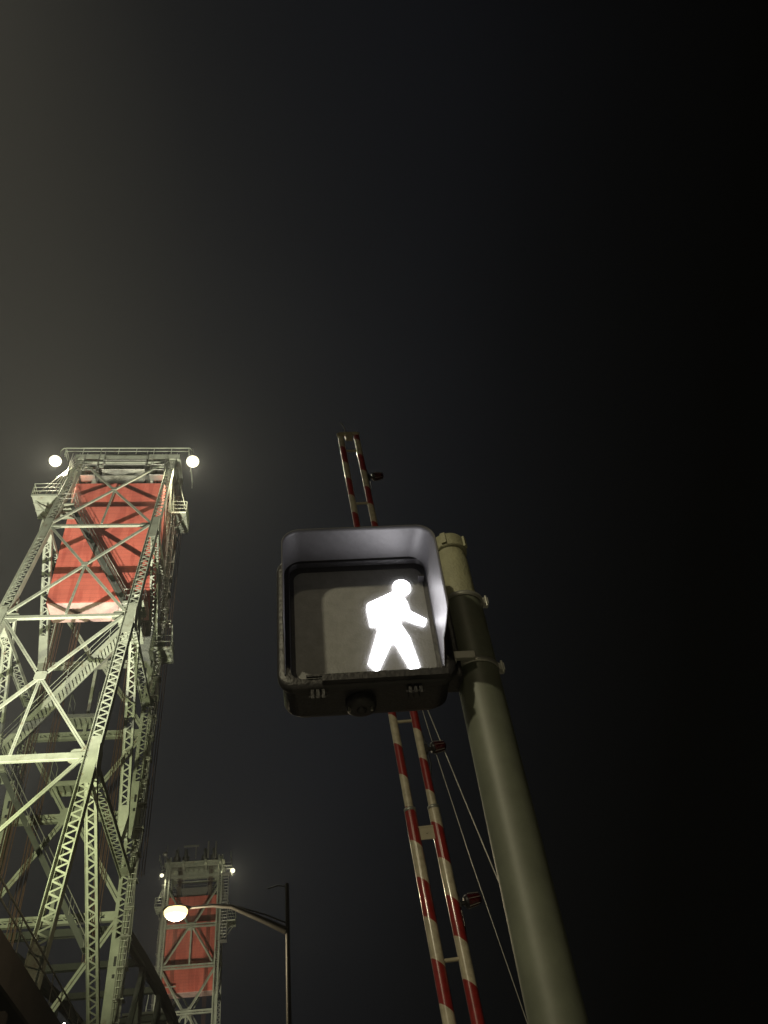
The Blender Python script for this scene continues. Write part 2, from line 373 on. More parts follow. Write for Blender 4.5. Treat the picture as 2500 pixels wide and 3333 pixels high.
for z in (36.72, 37.6, 38.45, 39.3): m.box((-9.8, YC - 1.6, z), (-8.7, YC - .55, z + .06))
T(m, 'machinery_box', 'grille')
m = MB().lathe([(0, -.2), (.12, -.16), (.17, 0), (.12, .14), (0, .18)], col(-8.05, 39.9, -.5), 16); m.tube([col(-8.05, 40.3, -.5), col(-8.05, 40.0, -.5)], .03, 6)
T(m, 'camera_dome', 'galv')
# ladders and conduits up the right hand column
def ladder(A, B, w, mt='galv', parent=tower, org=TORG, cage=False, side=(1, 0, 0)):
    A = V(A); B = V(B); m = MB(); s_ = V(side) * w / 2
    for q in (-s_, s_): m.tube([A + q, B + q], .03, 6)
    n = int((B - A).length / .33)
    for k in range(n + 1): p = A.lerp(B, k / n); m.tube([p - s_, p + s_], .016, 5)
    if cage:
        n = int((B - A).length / 1.1)
        for k in range(n + 1):
            p = A.lerp(B, k / n); m.tube([p + V((-w * .7 * math.cos(a), -.75 * math.sin(a), 0)) for a in [math.pi * j / 8 for j in range(9)]], .018, 5)
        for a in (.3, .8, 1.57, 2.3, 2.8): q = V((-w * .7 * math.cos(a), -.75 * math.sin(a), 0)); m.tube([A + q, B + q], .014, 5)
    return m.build('ladder', M[mt], parent, org)
ladder((-8.55, 48.9, 12), (-8.55, 48.9, 36.5), .4); ladder((-8.6, 48.7, 40.5), (-8.6, 48.2, 50.4), .4, cage=True)
m = MB()
for k in range(5):
    pts = []; x = -8.62 + .09 * k; r0 = random.random()
    for j in range(40): z = 14 + j * 1.07; pts.append((x + .05 * math.sin(z * .9 + k), YC - .15 - .12 * k + .05 * math.sin(z * 1.7 + r0), z))
    m.tube(pts, .028 + .01 * (k % 2), 6)
for j in range(26): z = 15 + j * 1.55; m.box((-8.75, YC - .8, z), (-8.2, YC - .1, z + .06))
T(m, 'conduit', 'galv')
# side balconies
def balcony(x0, x1, y0, y1, z, mt='green'):
    m = MB().box((x0, y0, z - .06), (x1, y1, z))
    for k in range(4): yy = y0 + (y1 - y0) * k / 3; m.bar((x0, yy, z - .12), (x1, yy, z - .12), .06, .1, (0, 0, 1))
    m.bar((x0, y0, z - .1), (x1, y0, z - .1), .1, .18, (0, 0, 1)).bar((x0, y1, z - .1), (x1, y1, z - .1), .1, .18, (0, 0, 1))
    o = T(m, 'balcony', mt); m = MB(); rail(m, [(x0, y0, z), (x1, y0, z), (x1, y1, z), (x0, y1, z), (x0, y0, z)], 1.25, .028, True, (.33, .66)); m.build('railing', M[mt], o, TORG)
balcony(-18.7, -16.75, 44.4, 46.8, 49.3)
balcony(-8.7, -7.5, 47.6, 49.8, 50.6)
T(MB().bar((-18.5, 45, 49.2), (XL - .2, 45, 46.9), .1, .1), 'bracket')
T(MB().bar((-18.5, 46.4, 49.2), (XL - .2, 46.4, 46.9), .1, .1), 'bracket')
T(MB().bar((-7.6, 48, 50.5), (XR + .2, 48.5, 48.7), .08, .08), 'bracket')
T(MB().bar((-7.7, 48.6, 51.9), (-8.7, 49.0, 54.6), .07, .07), 'bracket')
T(MB().bar((-8.9, 46.9, 56.4), (-8.3, 49.5, 46.2), .09, .12), 'bracket')
T(MB().bar((-8.9, 46.9, 56.4), (-8.7, 46.6, 49.5), .08, .1), 'bracket')
T(MB().bar((-8.9, 46.9, 56.4), (-7.7, 48.2, 51.9), .06, .06), 'bracket')
T(MB().bar((-8.75, 46.6, 49.5), (-8.45, 49, 50.2), .06, .06), 'bracket')
m = MB()
for k in range(5):
    a = V((-16.35 - .1 * k, 46.2 - .25 * k, 55.2)); b = V((-18.4 + .34 * k, 45.0 + .2 * k, 50.2 - .1 * k)); m.tube([a, a.lerp(b, .4) + V((0, 0, .3)), b], .045, 6)
T(m, 'conduit', 'galv')
# top of the tower
m = MB()
for y in (46.75, YC): m.box((XL - .6, y - .15, 56.2), (XR + .6, y + .15, 56.75))
for x in (XL, XR, CX_ - 1.6, CX_ + 1.6): m.box((x - .15, 46.9, 56.21), (x + .15, YC + 1.0, 56.72))
for k in range(12): x = XL - .5 + k * .76; m.box((x, 46.91, 56.3), (x + .08, YC - .16, 56.5))
m.box((XL - .6, 46.6, 56.76), (XR + .6, YC + .4, 56.80))
m.box((XL + .4, 46.5, 55.0), (XR - .4, 46.6, 55.28)).box((XL + .4, YC - .2, 54.6), (XR - .4, YC - .1, 55.0))
T(m, 'top_deck')
m = MB(); rail(m, [(XL - 1.5, 46.65, 56.8), (XR + 1.3, 46.65, 56.8), (XR + 1.3, YC + 1, 56.8)], .95, .035, True, (.5,))
T(m, 'railing')
m = MB(); rail(m, [(XL - 1.5, 46.85, 56.8), (XL - 1.5, YC + 1, 56.8)], .95, .035); T(m, 'railing')
m = MB().tube([(XL - 1.75, 46.3, 55.9), (XL - 1.75, 46.3, 56.9), (XL - 1.55, 46.3, 57.25), (XR + 1.45, 46.3, 57.25), (XR + 1.65, 46.3, 56.9), (XR + 1.65, 46.3, 55.9)], .05, 8)
T(m, 'lamp_pipe')
m = MB()   # hung work baskets below the top deck
for x0, x1, z0, z1 in ((-16.0, -14.85, 53.3, 54.6), (-10.5, -9.4, 53.3, 54.6), (-14.4, -10.95, 54.0, 55.2)):
    for y in (45.9, 46.6):
        for z in (z0, (z0 + z1) / 2, z1): m.tube([(x0, y, z), (x1, y, z)], .03, 6)
        for x in (x0, x1): m.tube([(x, y, z0), (x, y, z1 + 1.2)], .03, 6)
    m.box((x0, 45.9, z0 - .04), (x1, 46.6, z0))
    for x in (x0, x1): m.tube([(x, 45.9, z1), (x, 46.6, z1)], .03, 6)
T(m, 'basket', 'galv')
# rope sheaves
for x in (-15.4, -14.1, -11.3, -10.0):
    for y in (48.9,):
        m = MB().lathe([(.2, -.18), (.95, -.14), (1.15, -.16), (1.05, 0), (1.15, .16), (.95, .14), (.2, .18)], (x, y, 57.9), 32, (1, 0, 0))
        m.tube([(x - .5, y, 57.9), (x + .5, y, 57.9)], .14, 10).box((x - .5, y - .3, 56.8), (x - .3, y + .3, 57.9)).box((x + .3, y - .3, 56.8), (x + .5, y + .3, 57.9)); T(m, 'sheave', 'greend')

far = copy_tree(tower); far.location = (CX_, YC + 74, -EYE_H - 1.1); far.rotation_euler = (0, 0, math.pi)
far['label'] = 'smaller distant pale green steel bridge tower standing low behind the street lamp'
# a caged ladder and an antenna cluster only the far tower shows
FORG = far.location.copy()
def TF(m, name, mt='green'):
    o = m.build(name, mt, None, None); o.parent = far; o.matrix_parent_inverse = (Matrix.Translation(far.location) @ Matrix.Rotation(math.pi, 4, 'Z')).inverted(); return o
m = MB(); A = V((-8.15, 122.8, 44.2)); B = V((-8.15, 122.8, 53.2))
for q in (-.45, .45): m.tube([A + V((q, 0, 0)), B + V((q, 0, 0))], .06, 6)
for k in range(22): p = A.lerp(B, k / 21); m.tube([p + V((-.45, 0, 0)), p + V((.45, 0, 0))], .045, 5)
m.box((-8.7, 122.2, 44.0), (-7.6, 123.3, 44.08)); m.box((-8.7, 122.2, 53.2), (-7.2, 123.4, 53.3)); rail(m, [(-8.7, 122.2, 53.3), (-7.2, 122.2, 53.3)], 1.0, .04)
TF(m, 'ladder', 'galv')
m = MB()
for x, h in ((-16.8, 3.1), (-15.2, 2.2), (-12.6, 2.3), (-10.8, 3.4), (-9.7, 3.2)): m.tube([(x, 123.0, 56.0), (x, 123.0, 56.8 + h * .5)], .12 if x > -12 else .05, 8)
m.lathe([(0, -.35), (.28, -.22), (.4, 0), (.28, .25), (0, .35)], (-17.1, 123.2, 57.0), 16); m.tube([(-17.1, 123.2, 55), (-17.1, 123.2, 56.8)], .04, 6)
m.box((-14.4, 122.8, 57.8), (-12.2, 123.1, 57.95)); m.tube([(-12.6, 123, 56.5), (-12.6, 123, 57.9)], .08, 6)
TF(m, 'antenna', 'galv')

# ------------------------------------------------------------------ counterweights
def counterweight(y0, y1, label, dz=0., name='counterweight'):
    org = V((CX_, (y0 + y1) / 2, 39.82)); root = empty(name, org); tag(root, label, 'counterweight', 'red counterweights hanging in the towers'); root.location.z += dz
    x0, x1, z0, z1 = CX_ - 3.5, CX_ + 3.5, 39.82, 52.48
    m = MB().box((x0, y0, z0), (x1, y1, z1)); b = m.build('block', 'red', root, org, bevel=.06); MB().box((x0 + .07, y0 + .07, z0 - .03), (x1 - .07, y1 - .07, z0 + .05)).build('underside', 'under', b).location = -org
    m = MB()
    for x in (CX_ - 2.2, CX_ + 2.2): m.bar((x, (y0 + y1) / 2, z1 + .003), (x, (y0 + y1) / 2, z1 + 1.6), .5, 1.4)
    m.prism([(CX_ - 1.6, y0 + .3, z1 + .003), (CX_ + 1.6, y0 + .3, z1 + .003), (CX_ + 2.0, y0 + .3, z1 + 1.3), (CX_ - 2.0, y0 + .3, z1 + 1.3)], (0, .5, 0))
    m.build('hanger_beam', 'galv', root, org)
    m = MB()
    for k in range(-3, 4):
        for s_ in (-1, 1): m.tube([(CX_ + s_ * 2.2 + k * .09, (y0 + y1) / 2, z1 + 1.6), (CX_ + s_ * 2.2 + k * .09, (y0 + y1) / 2, 57.5)], .025, 5)
    m.build('hanger_rope', 'cable', root, org)
counterweight(46.07, 48.3, 'big red concrete counterweight block hanging high in the near tower, lit from below')
counterweight(125.0, 127.2, 'red concrete counterweight hanging in the small distant tower', -1.1)

# ------------------------------------------------------------------ bundles of lift ropes
def ropes(x, n, y, ztop, zbot, dx, label):
    root = empty('rope_bundle', (x, y, zbot)); tag(root, label, 'wire ropes', 'bundles of lifting ropes in the towers')
    for k in range(n):
        xx = x + (k - (n - 1) / 2) * dx
        MB().tube([(xx, y + .12 * (k % 2), zbot), (xx, y + .12 * (k % 2), ztop)], .028, 6).build('rope', 'cable', root, (x, y, zbot))
ropes(-15.95, 6, 48.9, 56.6, 17, .115, 'leftmost bundle of rusty vertical ropes below the red counterweight')
ropes(-14.6, 5, 48.9, 56.6, 17, .11, 'second bundle from the left of rusty ropes, just right of the leftmost, below the counterweight')
ropes(-10.35, 6, 48.9, 56.6, 17, .11, 'bundle of rusty ropes just inside the right hand column of the near tower')
ropes(-8.25, 3, 50.2, 55.6, 22, .16, 'sparse thin ropes outside the right hand column of the near tower')
ropes(-14.9, 4, 124.4, 56, 22, .14, 'left bundle of ropes in the small distant tower')
ropes(-10.4, 4, 124.4, 56, 22, .14, 'right bundle of ropes in the small distant tower')

# ------------------------------------------------------------------ lift span and approach truss
span = empty('lift_span', (CX_, 86.5, 0)); tag(span, 'dark steel lift span truss running from the near tower to the distant tower', 'bridge span')
def chord_z(y): t = (y - 50.5) / 72.5; return 19.2 + 3.4 * math.sin(math.pi * t)
for x in (XL + .1, XR - .1):
    for k in range(8):
        ya, yb = 50.8 + k * 9.05, 50.8 + (k + 1) * 9.05
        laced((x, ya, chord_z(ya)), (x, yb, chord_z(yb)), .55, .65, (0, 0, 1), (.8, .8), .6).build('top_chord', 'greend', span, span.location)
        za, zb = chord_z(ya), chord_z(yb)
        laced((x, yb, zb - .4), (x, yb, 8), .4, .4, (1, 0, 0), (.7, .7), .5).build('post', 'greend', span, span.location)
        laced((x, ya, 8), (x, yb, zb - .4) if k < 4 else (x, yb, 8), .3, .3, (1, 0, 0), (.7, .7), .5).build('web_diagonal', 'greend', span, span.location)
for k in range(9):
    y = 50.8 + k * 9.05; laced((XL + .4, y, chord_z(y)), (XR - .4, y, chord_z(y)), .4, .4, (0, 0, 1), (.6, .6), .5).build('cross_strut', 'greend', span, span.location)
house = empty('machinery_house', (CX_, 96, chord_z(96) + .4)); tag(house, 'small pale machinery house with railings on the lift span, left of the distant tower', 'machinery house')
m = MB().box((-15.6, 95, 24.6), (-12.2, 99, 27.6)).box((-15.9, 94.7, 27.6), (-11.9, 99.3, 27.85))
m.build('wall', 'galv', house, house.location)
m = MB()
for k in range(4): x = -15.2 + k * .8; m.box((x, 94.93, 25.6), (x + .5, 94.99, 26.8))
m.build('window', 'black', house, house.location)
m = MB().box((-16.4, 93.2, 24.4), (-9.6, 99.2, 24.6)); 
for x in (-16.2, -13, -9.8): m.box((x - .1, 93.3, 22.0), (x + .1, 93.5, 24.4))
m.build('walkway', 'greend', house, house.location)
m = MB(); rail(m, [(-16.4, 93.2, 24.6), (-9.6, 93.2, 24.6)], 1.2, .045, True, (.33, .66)); m.build('railing', 'galv', house, house.location)
# pale laced knee braces of the far tower's portal
# approach truss under the near tower's legs
app = empty('approach_truss', (CX_, 36, 9)); tag(app, 'dark brown truss chord with a handrail crossing the bottom left corner under the leg foot', 'truss')
for x in (XL, XR):
    m = laced((x, 12, 9.9), (x, 50.2, 10.3), .9, 1.2, (0, 0, 1), (1, 1), .8, solid_back=True); m.build('chord', 'brown', app, app.location)
    for k in range(5): 
        y = 13 + k * 8.8; laced((x, y, 9.3), (x, y, 1), .4, .4, (1, 0, 0), (.7, .7), .5).build('post', 'brown', app, app.location)
    m = MB(); m.tube([(x + .35, 18, 11.85), (x + .35, 43, 11.95)], .035, 6).tube([(x + .35, 18, 11.40), (x + .35, 43, 11.5)], .03, 6)
    for k in range(14): m.tube([(x + .35, 19 + k * 1.8, 11.40 if k % 3 else 10.6), (x + .35, 19 + k * 1.8, 11.9)], .025, 6); m.build('handrail', 'galv', app, app.location)
for k in range(8): y = 14 + k * 4.9; laced((XL + .5, y, 9.6), (XR - .5, y, 9.6), .35, .4, (0, 0, 1), (.6, .6), .5).build('cross_strut', 'brown', app, app.location)

# ------------------------------------------------------------------ floodlights on the towers
def floodlight(loc, aim, r, label, watts, stem):
    loc = V(loc); ax = (V(aim) - loc).normalized(); root = empty('floodlight', loc); tag(root, label, 'floodlight', 'floodlights on top of the towers')
    MB().lathe([(0, -.75 * r), (.45 * r, -.72 * r), (.75 * r, -.4 * r), (.98 * r, -.02 * r), (1.06 * r, .03 * r), (1.06 * r, .1 * r), (.95 * r, .1 * r)], loc, 28, ax).build('housing', 'lamp_grey', root, loc)
    MB().lathe([(.96 * r, .06 * r), (.9 * r, .3 * r), (.62 * r, .62 * r), (.3 * r, .78 * r), (0, .82 * r)], loc, 28, ax).build('lens', 'flare' if watts > 500 else 'farwhite', root, loc)
    MB().tube([loc - ax * r * .5, V(stem[0]), V(stem[1])], .05, 8).build('bracket', 'lamp_grey', root, loc)
    spot('floodlight_lamp', loc + ax * (r * .95), aim, watts, 165, .6, (1, .93, .66), r * .3)
    return root
floodlight((-18.35, 46.1, 55.35), (-12, 20, -2), .52, 'left one of the two brilliant round floodlights on top of the near tower', 5200, ((-18.3, 46.3, 56.3), (-18.2, 46.3, 57.2)))
floodlight((-7.15, 46.1, 55.25), (-2, 20, -2), .55, 'right one of the two brilliant round floodlights on top of the near tower', 5200, ((-7.2, 46.3, 56.2), (-7.3, 46.3, 57.2)))
floodlight((-17.3, 123.2, 53.9), (-14, 80, 0), .3, 'left small white floodlight on top of the distant tower', 900, ((-17.1, 123.5, 54.4), (-16.9, 123.5, 55)))
floodlight((-7.15, 123.2, 53.95), (-4, 80, 0), .36, 'right white floodlight on top of the distant tower, above the caged ladder', 2600, ((-7.3, 123.5, 53.6), (-7.8, 123.5, 53.1)))
floodlight((-12.4, 55.0, 15.9), (-5, 20, 6), .045, 'tiny bluish white lamp low behind the near tower legs', 60, ((-12.4, 55.4, 15.8), (-12.4, 55.6, 13)))
flo = empty('ground_floodlight', FLOOD); tag(flo, 'first floodlight at deck level aimed steeply up at the red counterweight', 'floodlight')

def ground_flood(root):
    loc = root.location
    MB().box((loc.x - .3, loc.y - .5, loc.z - .45), (loc.x + .3, loc.y - .15, loc.z - .05)).build('housing', 'lamp_grey', root, loc)
    MB().tube([(loc.x, loc.y - .3, loc.z - .4), (loc.x, loc.y - .3, loc.z - 2.6)], .05, 8).build('post', 'lamp_grey', root, loc)
ground_flood(flo)
for P, lab in (((-12.2, 25.5, 12.2), 'second floodlight at deck level aimed at the lower tower steel'), (FLOOD2, 'floodlight on the lift span aimed at the distant tower')):
    f_ = empty('ground_floodlight', P); tag(f_, lab, 'floodlight'); ground_flood(f_)

# ------------------------------------------------------------------ street lamps
def street_lamp(label):
    root = empty('street_lamp', (.15, 25, -EYE_H)); tag(root, label, 'street lamp', 'street lamps along the roadway'); o = root.location
    MB().tube([(.15, 25, -EYE_H), (.15, 25, 10.45)], .115, 16, r2=.055).build('pole', 'lamp_grey', root, o)
    MB().lathe([(.3, 0), (.3, .04), (.2, .08), (.14, .35), (.12, .5)], (.15, 25, -EYE_H), 20).build('base', 'lamp_grey', root, o)
    m = MB().tube([(.12, 25, 9.12), (-.5, 25, 9.44), (-1.45, 25, 9.90), (-2.0, 25, 9.97), (-2.62, 25, 9.95)], .105, 10, r2=.03); m.tube([(.1, 25, 9.35), (-.5, 25, 9.62), (-1.3, 25, 9.9)], .02, 6)
    m.build('arm', 'lamp_grey', root, o)
    m = MB().tube([(.15, 25, 10.36), (-.12, 25, 10.42), (-.42, 25, 10.34)], .018, 6); m.build('upper_bracket', 'lamp_grey', root, o)
    # luminaire: a flattened cobra head
    prof = [(0, .0, .03), (.08, .05, .07), (.25, .10, .11), (.5, .145, .13), (.72, .14, .12), (.82, .07, .06), (.85, .01, .01)]
    vs = []; fs = []; n = 16
    for t, w, h in prof:
        for k in range(n):
            a = 2 * math.pi * k / n; z = math.sin(a) * h; z = z if z > 0 else z * .25; vs.append((-2.55 - t, 25 + math.cos(a) * w, 9.93 + z))
    for i in range(len(prof) - 1):
        for k in range(n): fs.append((i * n + k, i * n + (k + 1) % n, (i + 1) * n + (k + 1) % n, (i + 1) * n + k))
    m = MB(); m.add(vs, fs, True); m.build('head', 'lamp_grey', root, o)
    m = MB().lathe([(.215, .0), (.24, -.07), (.235, -.15), (.18, -.25), (.10, -.31), (0, -.33)], (-3.02, 25, 9.95), 28)
    m.v = [V((-3.02 + (p.x + 3.02) * 1.4, p.y, p.z)) for p in m.v]; m.build('lens', 'street', root, o)
    return root
sl = street_lamp('tall dark street lamp whose glowing yellow head hangs in front of the distant tower')
point('street_lamp_bulb', (-3.02, 25, 9.40), 650, (1, .82, .52), .12)
# two more of the same row stand behind the camera and light the signal, the gate and the pole
LA = V((-6.2, -6.6, 6.9)); LB = V((-1.7, -9.8, 8.9))
for P, rz, lab in ((LA, math.radians(205), 'street lamp behind the viewer on the left'), (LB, math.radians(160), 'street lamp behind the viewer on the right')):
    c_ = copy_tree(sl); rot = Matrix.Rotation(rz, 3, 'Z'); off = rot @ V((-3.17, 0, 11.4))
    c_.rotation_euler = (0, 0, rz); c_.location = P - off; c_['label'] = lab
spot('street_lamp_bulb', LA + V((0, 0, -.25)), (-3.2, -2.6, -4.0), 2800, 140, 1.0, (1, .90, .60), .28)
spot('street_lamp_bulb', LB + V((0, 0, -.25)), (-.6, -4.0, -4.0), 560, 126, 1.0, (1, .86, .56), .28)

# ------------------------------------------------------------------ signal pole
PX, PY_ = .545, 1.885
pole = empty('signal_pole', (PX, PY_, -EYE_H)); pole.location.x = PX + .038; pole.rotation_euler = (0, math.radians(-.7), 0); tag(pole, 'thick grey green round metal pole with a textured cap that carries the walk signal', 'pole'); po = V((PX, PY_, -EYE_H))
MB().tube([(PX, PY_, -EYE_H), (PX, PY_, 1.585)], .0605, 48).build('shaft', 'polem', pole, po)
MB().lathe([(.0500, 1.58), (.0500, 1.752), (.0465, 1.757), (.0465, 1.79)], (PX, PY_, 0), 48).build('sleeve', 'capm', pole, po)
MB().lathe([(.0465, 1.786), (.0545, 1.789), (.0555, 1.794), (.0555, 1.832), (.052, 1.840), (.03, 1.846), (0, 1.847)], (PX, PY_, 0), 48).build('cap', 'capm', pole, po)
for a in (math.radians(245), math.radians(325), math.radians(90)):
    d = V((math.cos(a), math.sin(a), 0)); m = MB().bar(V((PX, PY_, 1.795)) + d * .0555, V((PX, PY_, 1.836)) + d * .0555, .016, .012, d); m.build('cap_lug', 'capm', pole, po)
MB().lathe([(.13, 0), (.13, .03), (.075, .06), (.065, .2)], (PX, PY_, -EYE_H), 32).build('base', 'polem', pole, po)

# ------------------------------------------------------------------ walk signal
SO = V((.228, 1.79, 1.267)); PHI = -.039
sig = empty('pedestrian_signal', SO, PHI); tag(sig, 'boxy black pedestrian crossing signal with deep visor showing a lit white walking figure', 'crossing signal')
def G(m, name, mt, **k): return m.build(name, mt, sig, **k)
def rrect(x0, x1, z0, z1, r, n=8):
    pts = []
    for cx, cz, a0 in ((x1 - r, z1 - r, 0), (x0 + r, z1 - r, 90), (x0 + r, z0 + r, 180), (x1 - r, z0 + r, 270)):
        for k in range(n + 1): a = math.radians(a0 + 90 * k / n); pts.append((cx + r * math.cos(a), cz + r * math.sin(a)))
    return pts
def loft(m, rings, smooth=True, close=True, cap0=False, cap1=False):
    n = len(rings[0]); vs = [p for r in rings for p in r]; fs = []
    for i in range(len(rings) - 1):
        for k in range(n if close else n - 1): fs.append((i * n + k, (i + 1) * n + k, (i + 1) * n + (k + 1) % n, i * n + (k + 1) % n))
    m.add(vs, fs, smooth)
    if cap0: m.add(rings[0], [tuple(range(n))])
    if cap1: m.add(rings[-1], [tuple(range(n - 1, -1, -1))])
# housing box behind the door
m = MB(); rr = lambda g, y, r=.045: [(x, y, z) for x, z in rrect(-.222 + g, .222 - g, -.030 + g, .412 - g, r)]
loft(m, [rr(.0, .010), rr(.0, .115), rr(.012, .142), rr(.04, .152)], cap1=True); G(m, 'housing', 'black')
# door frame with its flange and the recess round the lens
m = MB(); ro = lambda g, y, r=.05: [(x, y, z) for x, z in rrect(-.234 + g, .234 - g, -.036 + g, .424 - g, r)]
ri = lambda x0, x1, z0, z1, y, r=.03: [(x, y, z) for x, z in rrect(x0, x1, z0, z1, r)]
loft(m, [ro(.004, .012), ro(0, .004), ro(0, -.012), ro(.006, -.019), ro(.018, -.020)])
loft(m, [ro(.018, -.020), ri(-.1995, .1995, -.008, .397, -.020), ri(-.1975, .1975, -.006, .395, -.002), ri(-.186, .186, .001, .378, .0005)], smooth=False); G(m, 'door_frame', 'black')
# lens
m = MB(); poly = rrect(-.187, .187, 0, .379, .028); m.add([(x, .002, z) for x, z in poly], [tuple(range(len(poly)))]); G(m, 'lens', 'lens')
# the walking figure, a lit inlay 3 mm proud of the lens
fig = [(.0981, .2886), (.02, .2486), (.0164, .2299), (.0213, .1671), (.0377, .167), (.045, .2012), (.0393, .1493), (.0041, .0416), (.0263, .0135), (.0674, .0968), (.074, .1110), (.083, .1033), (.1152, .0135), (.1395, .0246), (.1238, .1232), (.104, .171), (.1091, .1907), (.1687, .1589), (.1791, .1808), (.1361, .214), (.1322, .2442), (.1229, .2741)]
m = MB(); import mathutils.geometry as mg
tri = mg.tessellate_polygon([[V((x, z, 0)) for x, z in fig]]); nF = len(fig)
m.add([(x, -.002, z) for x, z in fig] + [(x, .0018, z) for x, z in fig], [tuple(t) for t in tri] + [(i, (i + 1) % nF, (i + 1) % nF + nF, i + nF) for i in range(nF)])
m.lathe([(0, -.0), (.0255, -.0), (.0255, .005)], (.1229, -.002, .3034), 32, (0, 1, 0)); m.v = [V((p.x, p.y, .3034 + (p.z - .3034) * 1.12)) if (abs(p.x - .1229) < .027 and p.z > .2755 and i_ >= 2 * nF) else p for i_, p in enumerate(m.v)]
G(m, 'walking_figure', 'walk')
# visor: open below, its sides cut back in an S curve
DV = .150
path = [(-.215, .005)] + [(-.215, z) for z in (.02, .035, .05, .06, .07, .075, .08, .09, .10, .11, .118, .15, .2, .26, .32)] 
arc = rrect(-.215, .215, 0, .408, .052, 10)
top = [p for p in arc if p[1] > .35]; top = sorted(top, key=lambda p: p[0])
prof = path[:-1] + [(-.215, .32)] + [p for p in top if p[0] < 0] + [(x, .408) for x in (-.1, 0, .1)] + [p for p in top if p[0] > 0] + [(.215, z) for z in (.32, .26, .2, .15, .118, .11, .10, .09, .08, .075, .07, .06, .05, .035, .02, .005)]
def depth(z):
    if z > .118: return DV
    if z > .070: t = (z - .070) / .048; return .058 + (DV - .058) * math.sin(t * math.pi / 2) ** .8
    t = z / .070; t = t * t * (3 - 2 * t); return .022 + .036 * t
def visor_ring(g, back):
    out = []
    for x, z in prof:
        cx, cz = 0, .2; k = 1 - g / .215
        dz = depth(z) if not back else 0
        if x > 0: k *= (.935 + .075 * dz / DV)
        out.append((x * k, -.0205 - (dz - .0205 if not back else -.002), cz + (z - cz) * (1 - g / .205)))
    return out
m = MB()
o0, o1 = visor_ring(0, True), visor_ring(0, False); i0, i1 = visor_ring(.0028, True), visor_ring(.0028, False)
loft(m, [o0, o1, i1, i0], close=False); n_ = len(prof)
m2 = MB(); steps = 8
def mid(a, b, t): return [tuple(V(p).lerp(V(q), t)) for p, q in zip(a, b)]
loft(m2, [mid(o0, o1, k / steps) for k in range(steps + 1)] + [mid(i1, i0, k / steps) for k in range(steps + 1)], close=False)
vis = G(m2, 'visor', 'visor')
# visor clips, hinge lugs, latch hub, rivets
G(MB().box((.172, -.030, .318), (.188, -.006, .324)), 'visor_clip', 'black')
m = MB().bar((-.12, -.028, -.020), (.205, -.028, -.020), .016, .018).bar((-.16, -.024, -.004), (.19, -.024, -.004), .006, .008); G(m, 'sill', 'black')
for x in (-.132, .118):
    m = MB()
    for q in (-.014, .0, .014): m.box((x + q - .004, -.012, -.062), (x + q + .004, .014, -.034))
    m.tube([(x - .024, .0, -.052), (x + .024, .0, -.052)], .0055, 10); G(m, 'hinge', 'black')
m = MB().lathe([(.0, .0), (.028, .0), (.038, .004), (.041, .014), (.041, .026)], (-.02, .060, -.0585), 32); m.lathe([(.0, -.006), (.012, -.006), (.014, .0)], (-.02, .060, -.0585), 20); G(m, 'cable_hub', 'black')
for x in (-.052, .006): G(MB().tube([(x, .05, -.048), (x, .05, -.068)], .0035, 8), 'stud', 'galv')
# clamshell mount between the housing and the pole, and its two steel bands
m = MB().box((.222, .045, .02), (.262, .125, .36)); G(m, 'mounting_bracket', 'black', bevel=.006)
m = MB()
for z in (.313, .073):
    c = V((PX, PY_, 0)) - V((SO.x, SO.y, 0)); cc = Matrix.Rotation(-PHI, 3, 'Z') @ c
    G(MB().lathe([(.0605, z - .007), (.0650, z - .007), (.0650, z + .007), (.0605, z + .007)], (cc.x, cc.y, 0), 48), 'clamp_band', 'galv')
    a = math.radians(-8); q = V((cc.x + .068 * math.cos(a), cc.y + .068 * math.sin(a), z)); G(MB().box(q - V((.006, .012, .011)), q + V((.010, .012, .011))).tube([q + V((.004, -.01, -.02)), q + V((.004, -.01, .018))], .0035, 8), 'clamp_screw', 'galv')
q = (.300, -.002, -.045)
m = MB().box((.232, .020, .060), (.300, .034, .084)); m.box((.232, .020, .050), (.246, .033, .060)); G(m, 'bracket_arm', 'galv', bevel=.002)

# ------------------------------------------------------------------ barrier gate arm, raised
GO = V((1.073, 5.2, 0)); gate = empty('barrier_gate_arm', GO); gate.rotation_euler = (0, math.radians(-3.1), 0)
tag(gate, 'raised red and white striped twin rail barrier arm standing behind the walk signal', 'barrier arm')
def H(m, name, mt='stripe', **k): return m.build(name, mt, gate, **k)
sp = .0805
for s_ in (-1, 1):
    H(MB().tube([(s_ * sp, 0, -1.0), (s_ * sp, 0, 2.62)], .0385, 20), 'lower_rail')
    H(MB().tube([(s_ * sp, 0, 2.62), (s_ * sp, 0, 6.62)], .0290, 20), 'upper_rail')
    H(MB().lathe([(.0295, 2.600), (.0400, 2.600), (.0400, 2.622), (.0295, 2.626)], (s_ * sp, 0, 0), 20), 'joint_collar', 'galv')
for z in (.62, 1.67, 3.29, 4.45, 5.63, 6.40):
    m = MB().tube([(-sp + .028, 0, z), (sp - .028, 0, z)], .0115, 12); H(m, 'rung', 'whitep') if 'whitep' in M else None
M['whitep'] = mat('cream_paint', (.50, .45, .33), .4, 0, .1, 20, .1, 60)
for z in (.62, 1.67, 3.29, 4.45, 5.63, 6.40): H(MB().tube([(-sp + .028, 0, z), (sp - .028, 0, z)], .0115, 12), 'rung', 'whitep')
H(MB().box((-.045, -.02, 2.395), (.05, -.014, 2.48)).box((-.05, -.022, 2.475), (.055, .012, 2.487)).tube([(0, -.021, 2.437), (0, -.026, 2.437)], .006, 8), 'bracket_plate', 'whitep', bevel=.002)
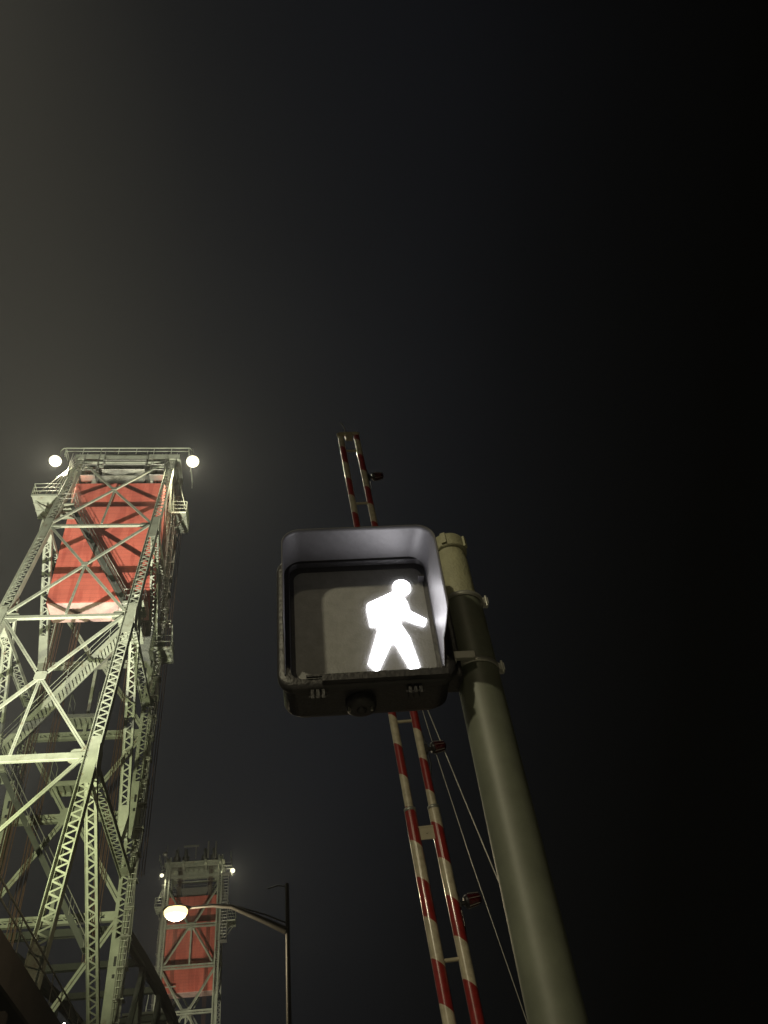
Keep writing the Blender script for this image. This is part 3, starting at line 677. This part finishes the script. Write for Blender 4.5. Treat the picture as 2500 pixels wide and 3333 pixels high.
m = MB().box((-.035, -.025, 6.58), (.035, .02, 6.66)); m.tube([(-sp - .028, 0, 6.655), (-sp, 0, 6.672), (sp, 0, 6.672), (sp + .028, 0, 6.655)], .022, 12); H(m, 'end_cap', 'whitep', bevel=.003)
H(MB().tube([(-.02, 0, 6.67), (-.028, 0, 6.80), (-.055, 0, 6.87)], .006, 8), 'antenna', 'galv')
for z in (1.98, 3.05, 5.99):
    x0 = sp + .034
    m = MB().box((sp + .02, -.02, z - .03), (sp + .045, .02, z + .03)).tube([(x0, 0, z), (x0 + .04, 0, z)], .014, 10).lathe([(.0, .035), (.03, .037), (.040, .045), (.040, .058)], (x0, 0, z), 20, (1, 0, .12))
    m.tube([(x0 + .01, 0, z - .04), (x0 + .012, 0, z - .12), (sp + .03, 0, z - .2)], .004, 6).tube([(x0 + .01, 0, z + .04), (x0 - .006, 0, z + .12)], .004, 6)
    lt = H(m, 'warning_light', 'black')
    prof_ = [(.036, .058)]
    for k in range(5): zz = .064 + k * .013; prof_ += [(.041 - k * .0012, zz), (.037 - k * .0012, zz + .0065)]
    prof_ += [(.030, .136), (.018, .145), (0, .148)]
    m = MB().lathe(prof_, (x0, 0, z), 24, (1, 0, .12)); ln = m.build('lens', 'redlens', gate)
    ln.parent = lt
    m = MB()
    for a in range(6):
        aa = a * math.pi / 3; m.tube([(x0 + .06, .044 * math.cos(aa), z + .008 + .044 * math.sin(aa)), (x0 + .13, .036 * math.cos(aa), z + .016 + .036 * math.sin(aa))], .0022, 6)
    g_ = m.build('guard', 'galv', gate); g_.parent = lt
m = MB().tube([(.10, .02, 4.1), (.194, .02, 3.376), (.298, .02, 2.72), (.412, .02, 2.03), (.60, .02, 1.0), (.85, .02, -.3)], .0045, 6); H(m, 'stay_cable', 'galv')
m = MB().tube([(.09, .02, 4.2), (.176, .02, 3.1), (.262, .02, 2.2), (.363, .02, 1.306), (.52, .02, 0)], .0032, 6); H(m, 'stay_cable', 'galv')
m = MB().box((-.2, -.15, -EYE_H + .02), (.2, .15, -.95)); H(m, 'gate_box', 'black', bevel=.01)

# ------------------------------------------------------------------ ground, river, walkway
def sheet(name, x0, x1, y0, y1, z, mt):
    m = MB(); m.add([(x0, y0, z), (x1, y0, z), (x1, y1, z), (x0, y1, z)], [(0, 1, 2, 3)]); return tag(m.build(name, mt), kind='structure')
sheet('river', -1500, 1500, -1500, 1500, -16, 'water')
m = MB().box((-20, -60, -3.0), (5, 49, -EYE_H)); tag(m.build('bridge_deck', 'concrete'), kind='structure')
sheet('road', -9.0, -1.5, -60, 48.9, -EYE_H + .004, 'asphalt')
m = MB().box((-17, 50, 2.0), (-8.4, 123.4, 3.0)); tag(m.build('lift_span_deck', 'asphalt'), kind='structure')
m = MB().box((-20, 122.5, -3), (5, 190, -EYE_H)); tag(m.build('far_bridge_deck', 'concrete'), kind='structure')

# ------------------------------------------------------------------ thin haze volume, added to put a glow round the lamps
HZ = 0.0006
if HZ:
    m = MB().box((-75, -45, -17), (55, 190, 66)); hz = m.build('haze', 'asphalt'); tag(hz, 'thin haze volume added for the glow round the lamps', 'haze', kind='stuff')
    hm = bpy.data.materials.new('lamp_glow_haze'); hm.use_nodes = True; n = hm.node_tree; n.nodes.clear()
    o = n.nodes.new('ShaderNodeOutputMaterial'); p = n.nodes.new('ShaderNodeVolumePrincipled')
    p.inputs['Density'].default_value = HZ; p.inputs['Color'].default_value = (.85, .87, .9, 1); p.inputs['Anisotropy'].default_value = .55
    n.links.new(p.outputs[0], o.inputs['Volume']); hz.data.materials.clear(); hz.data.materials.append(hm)
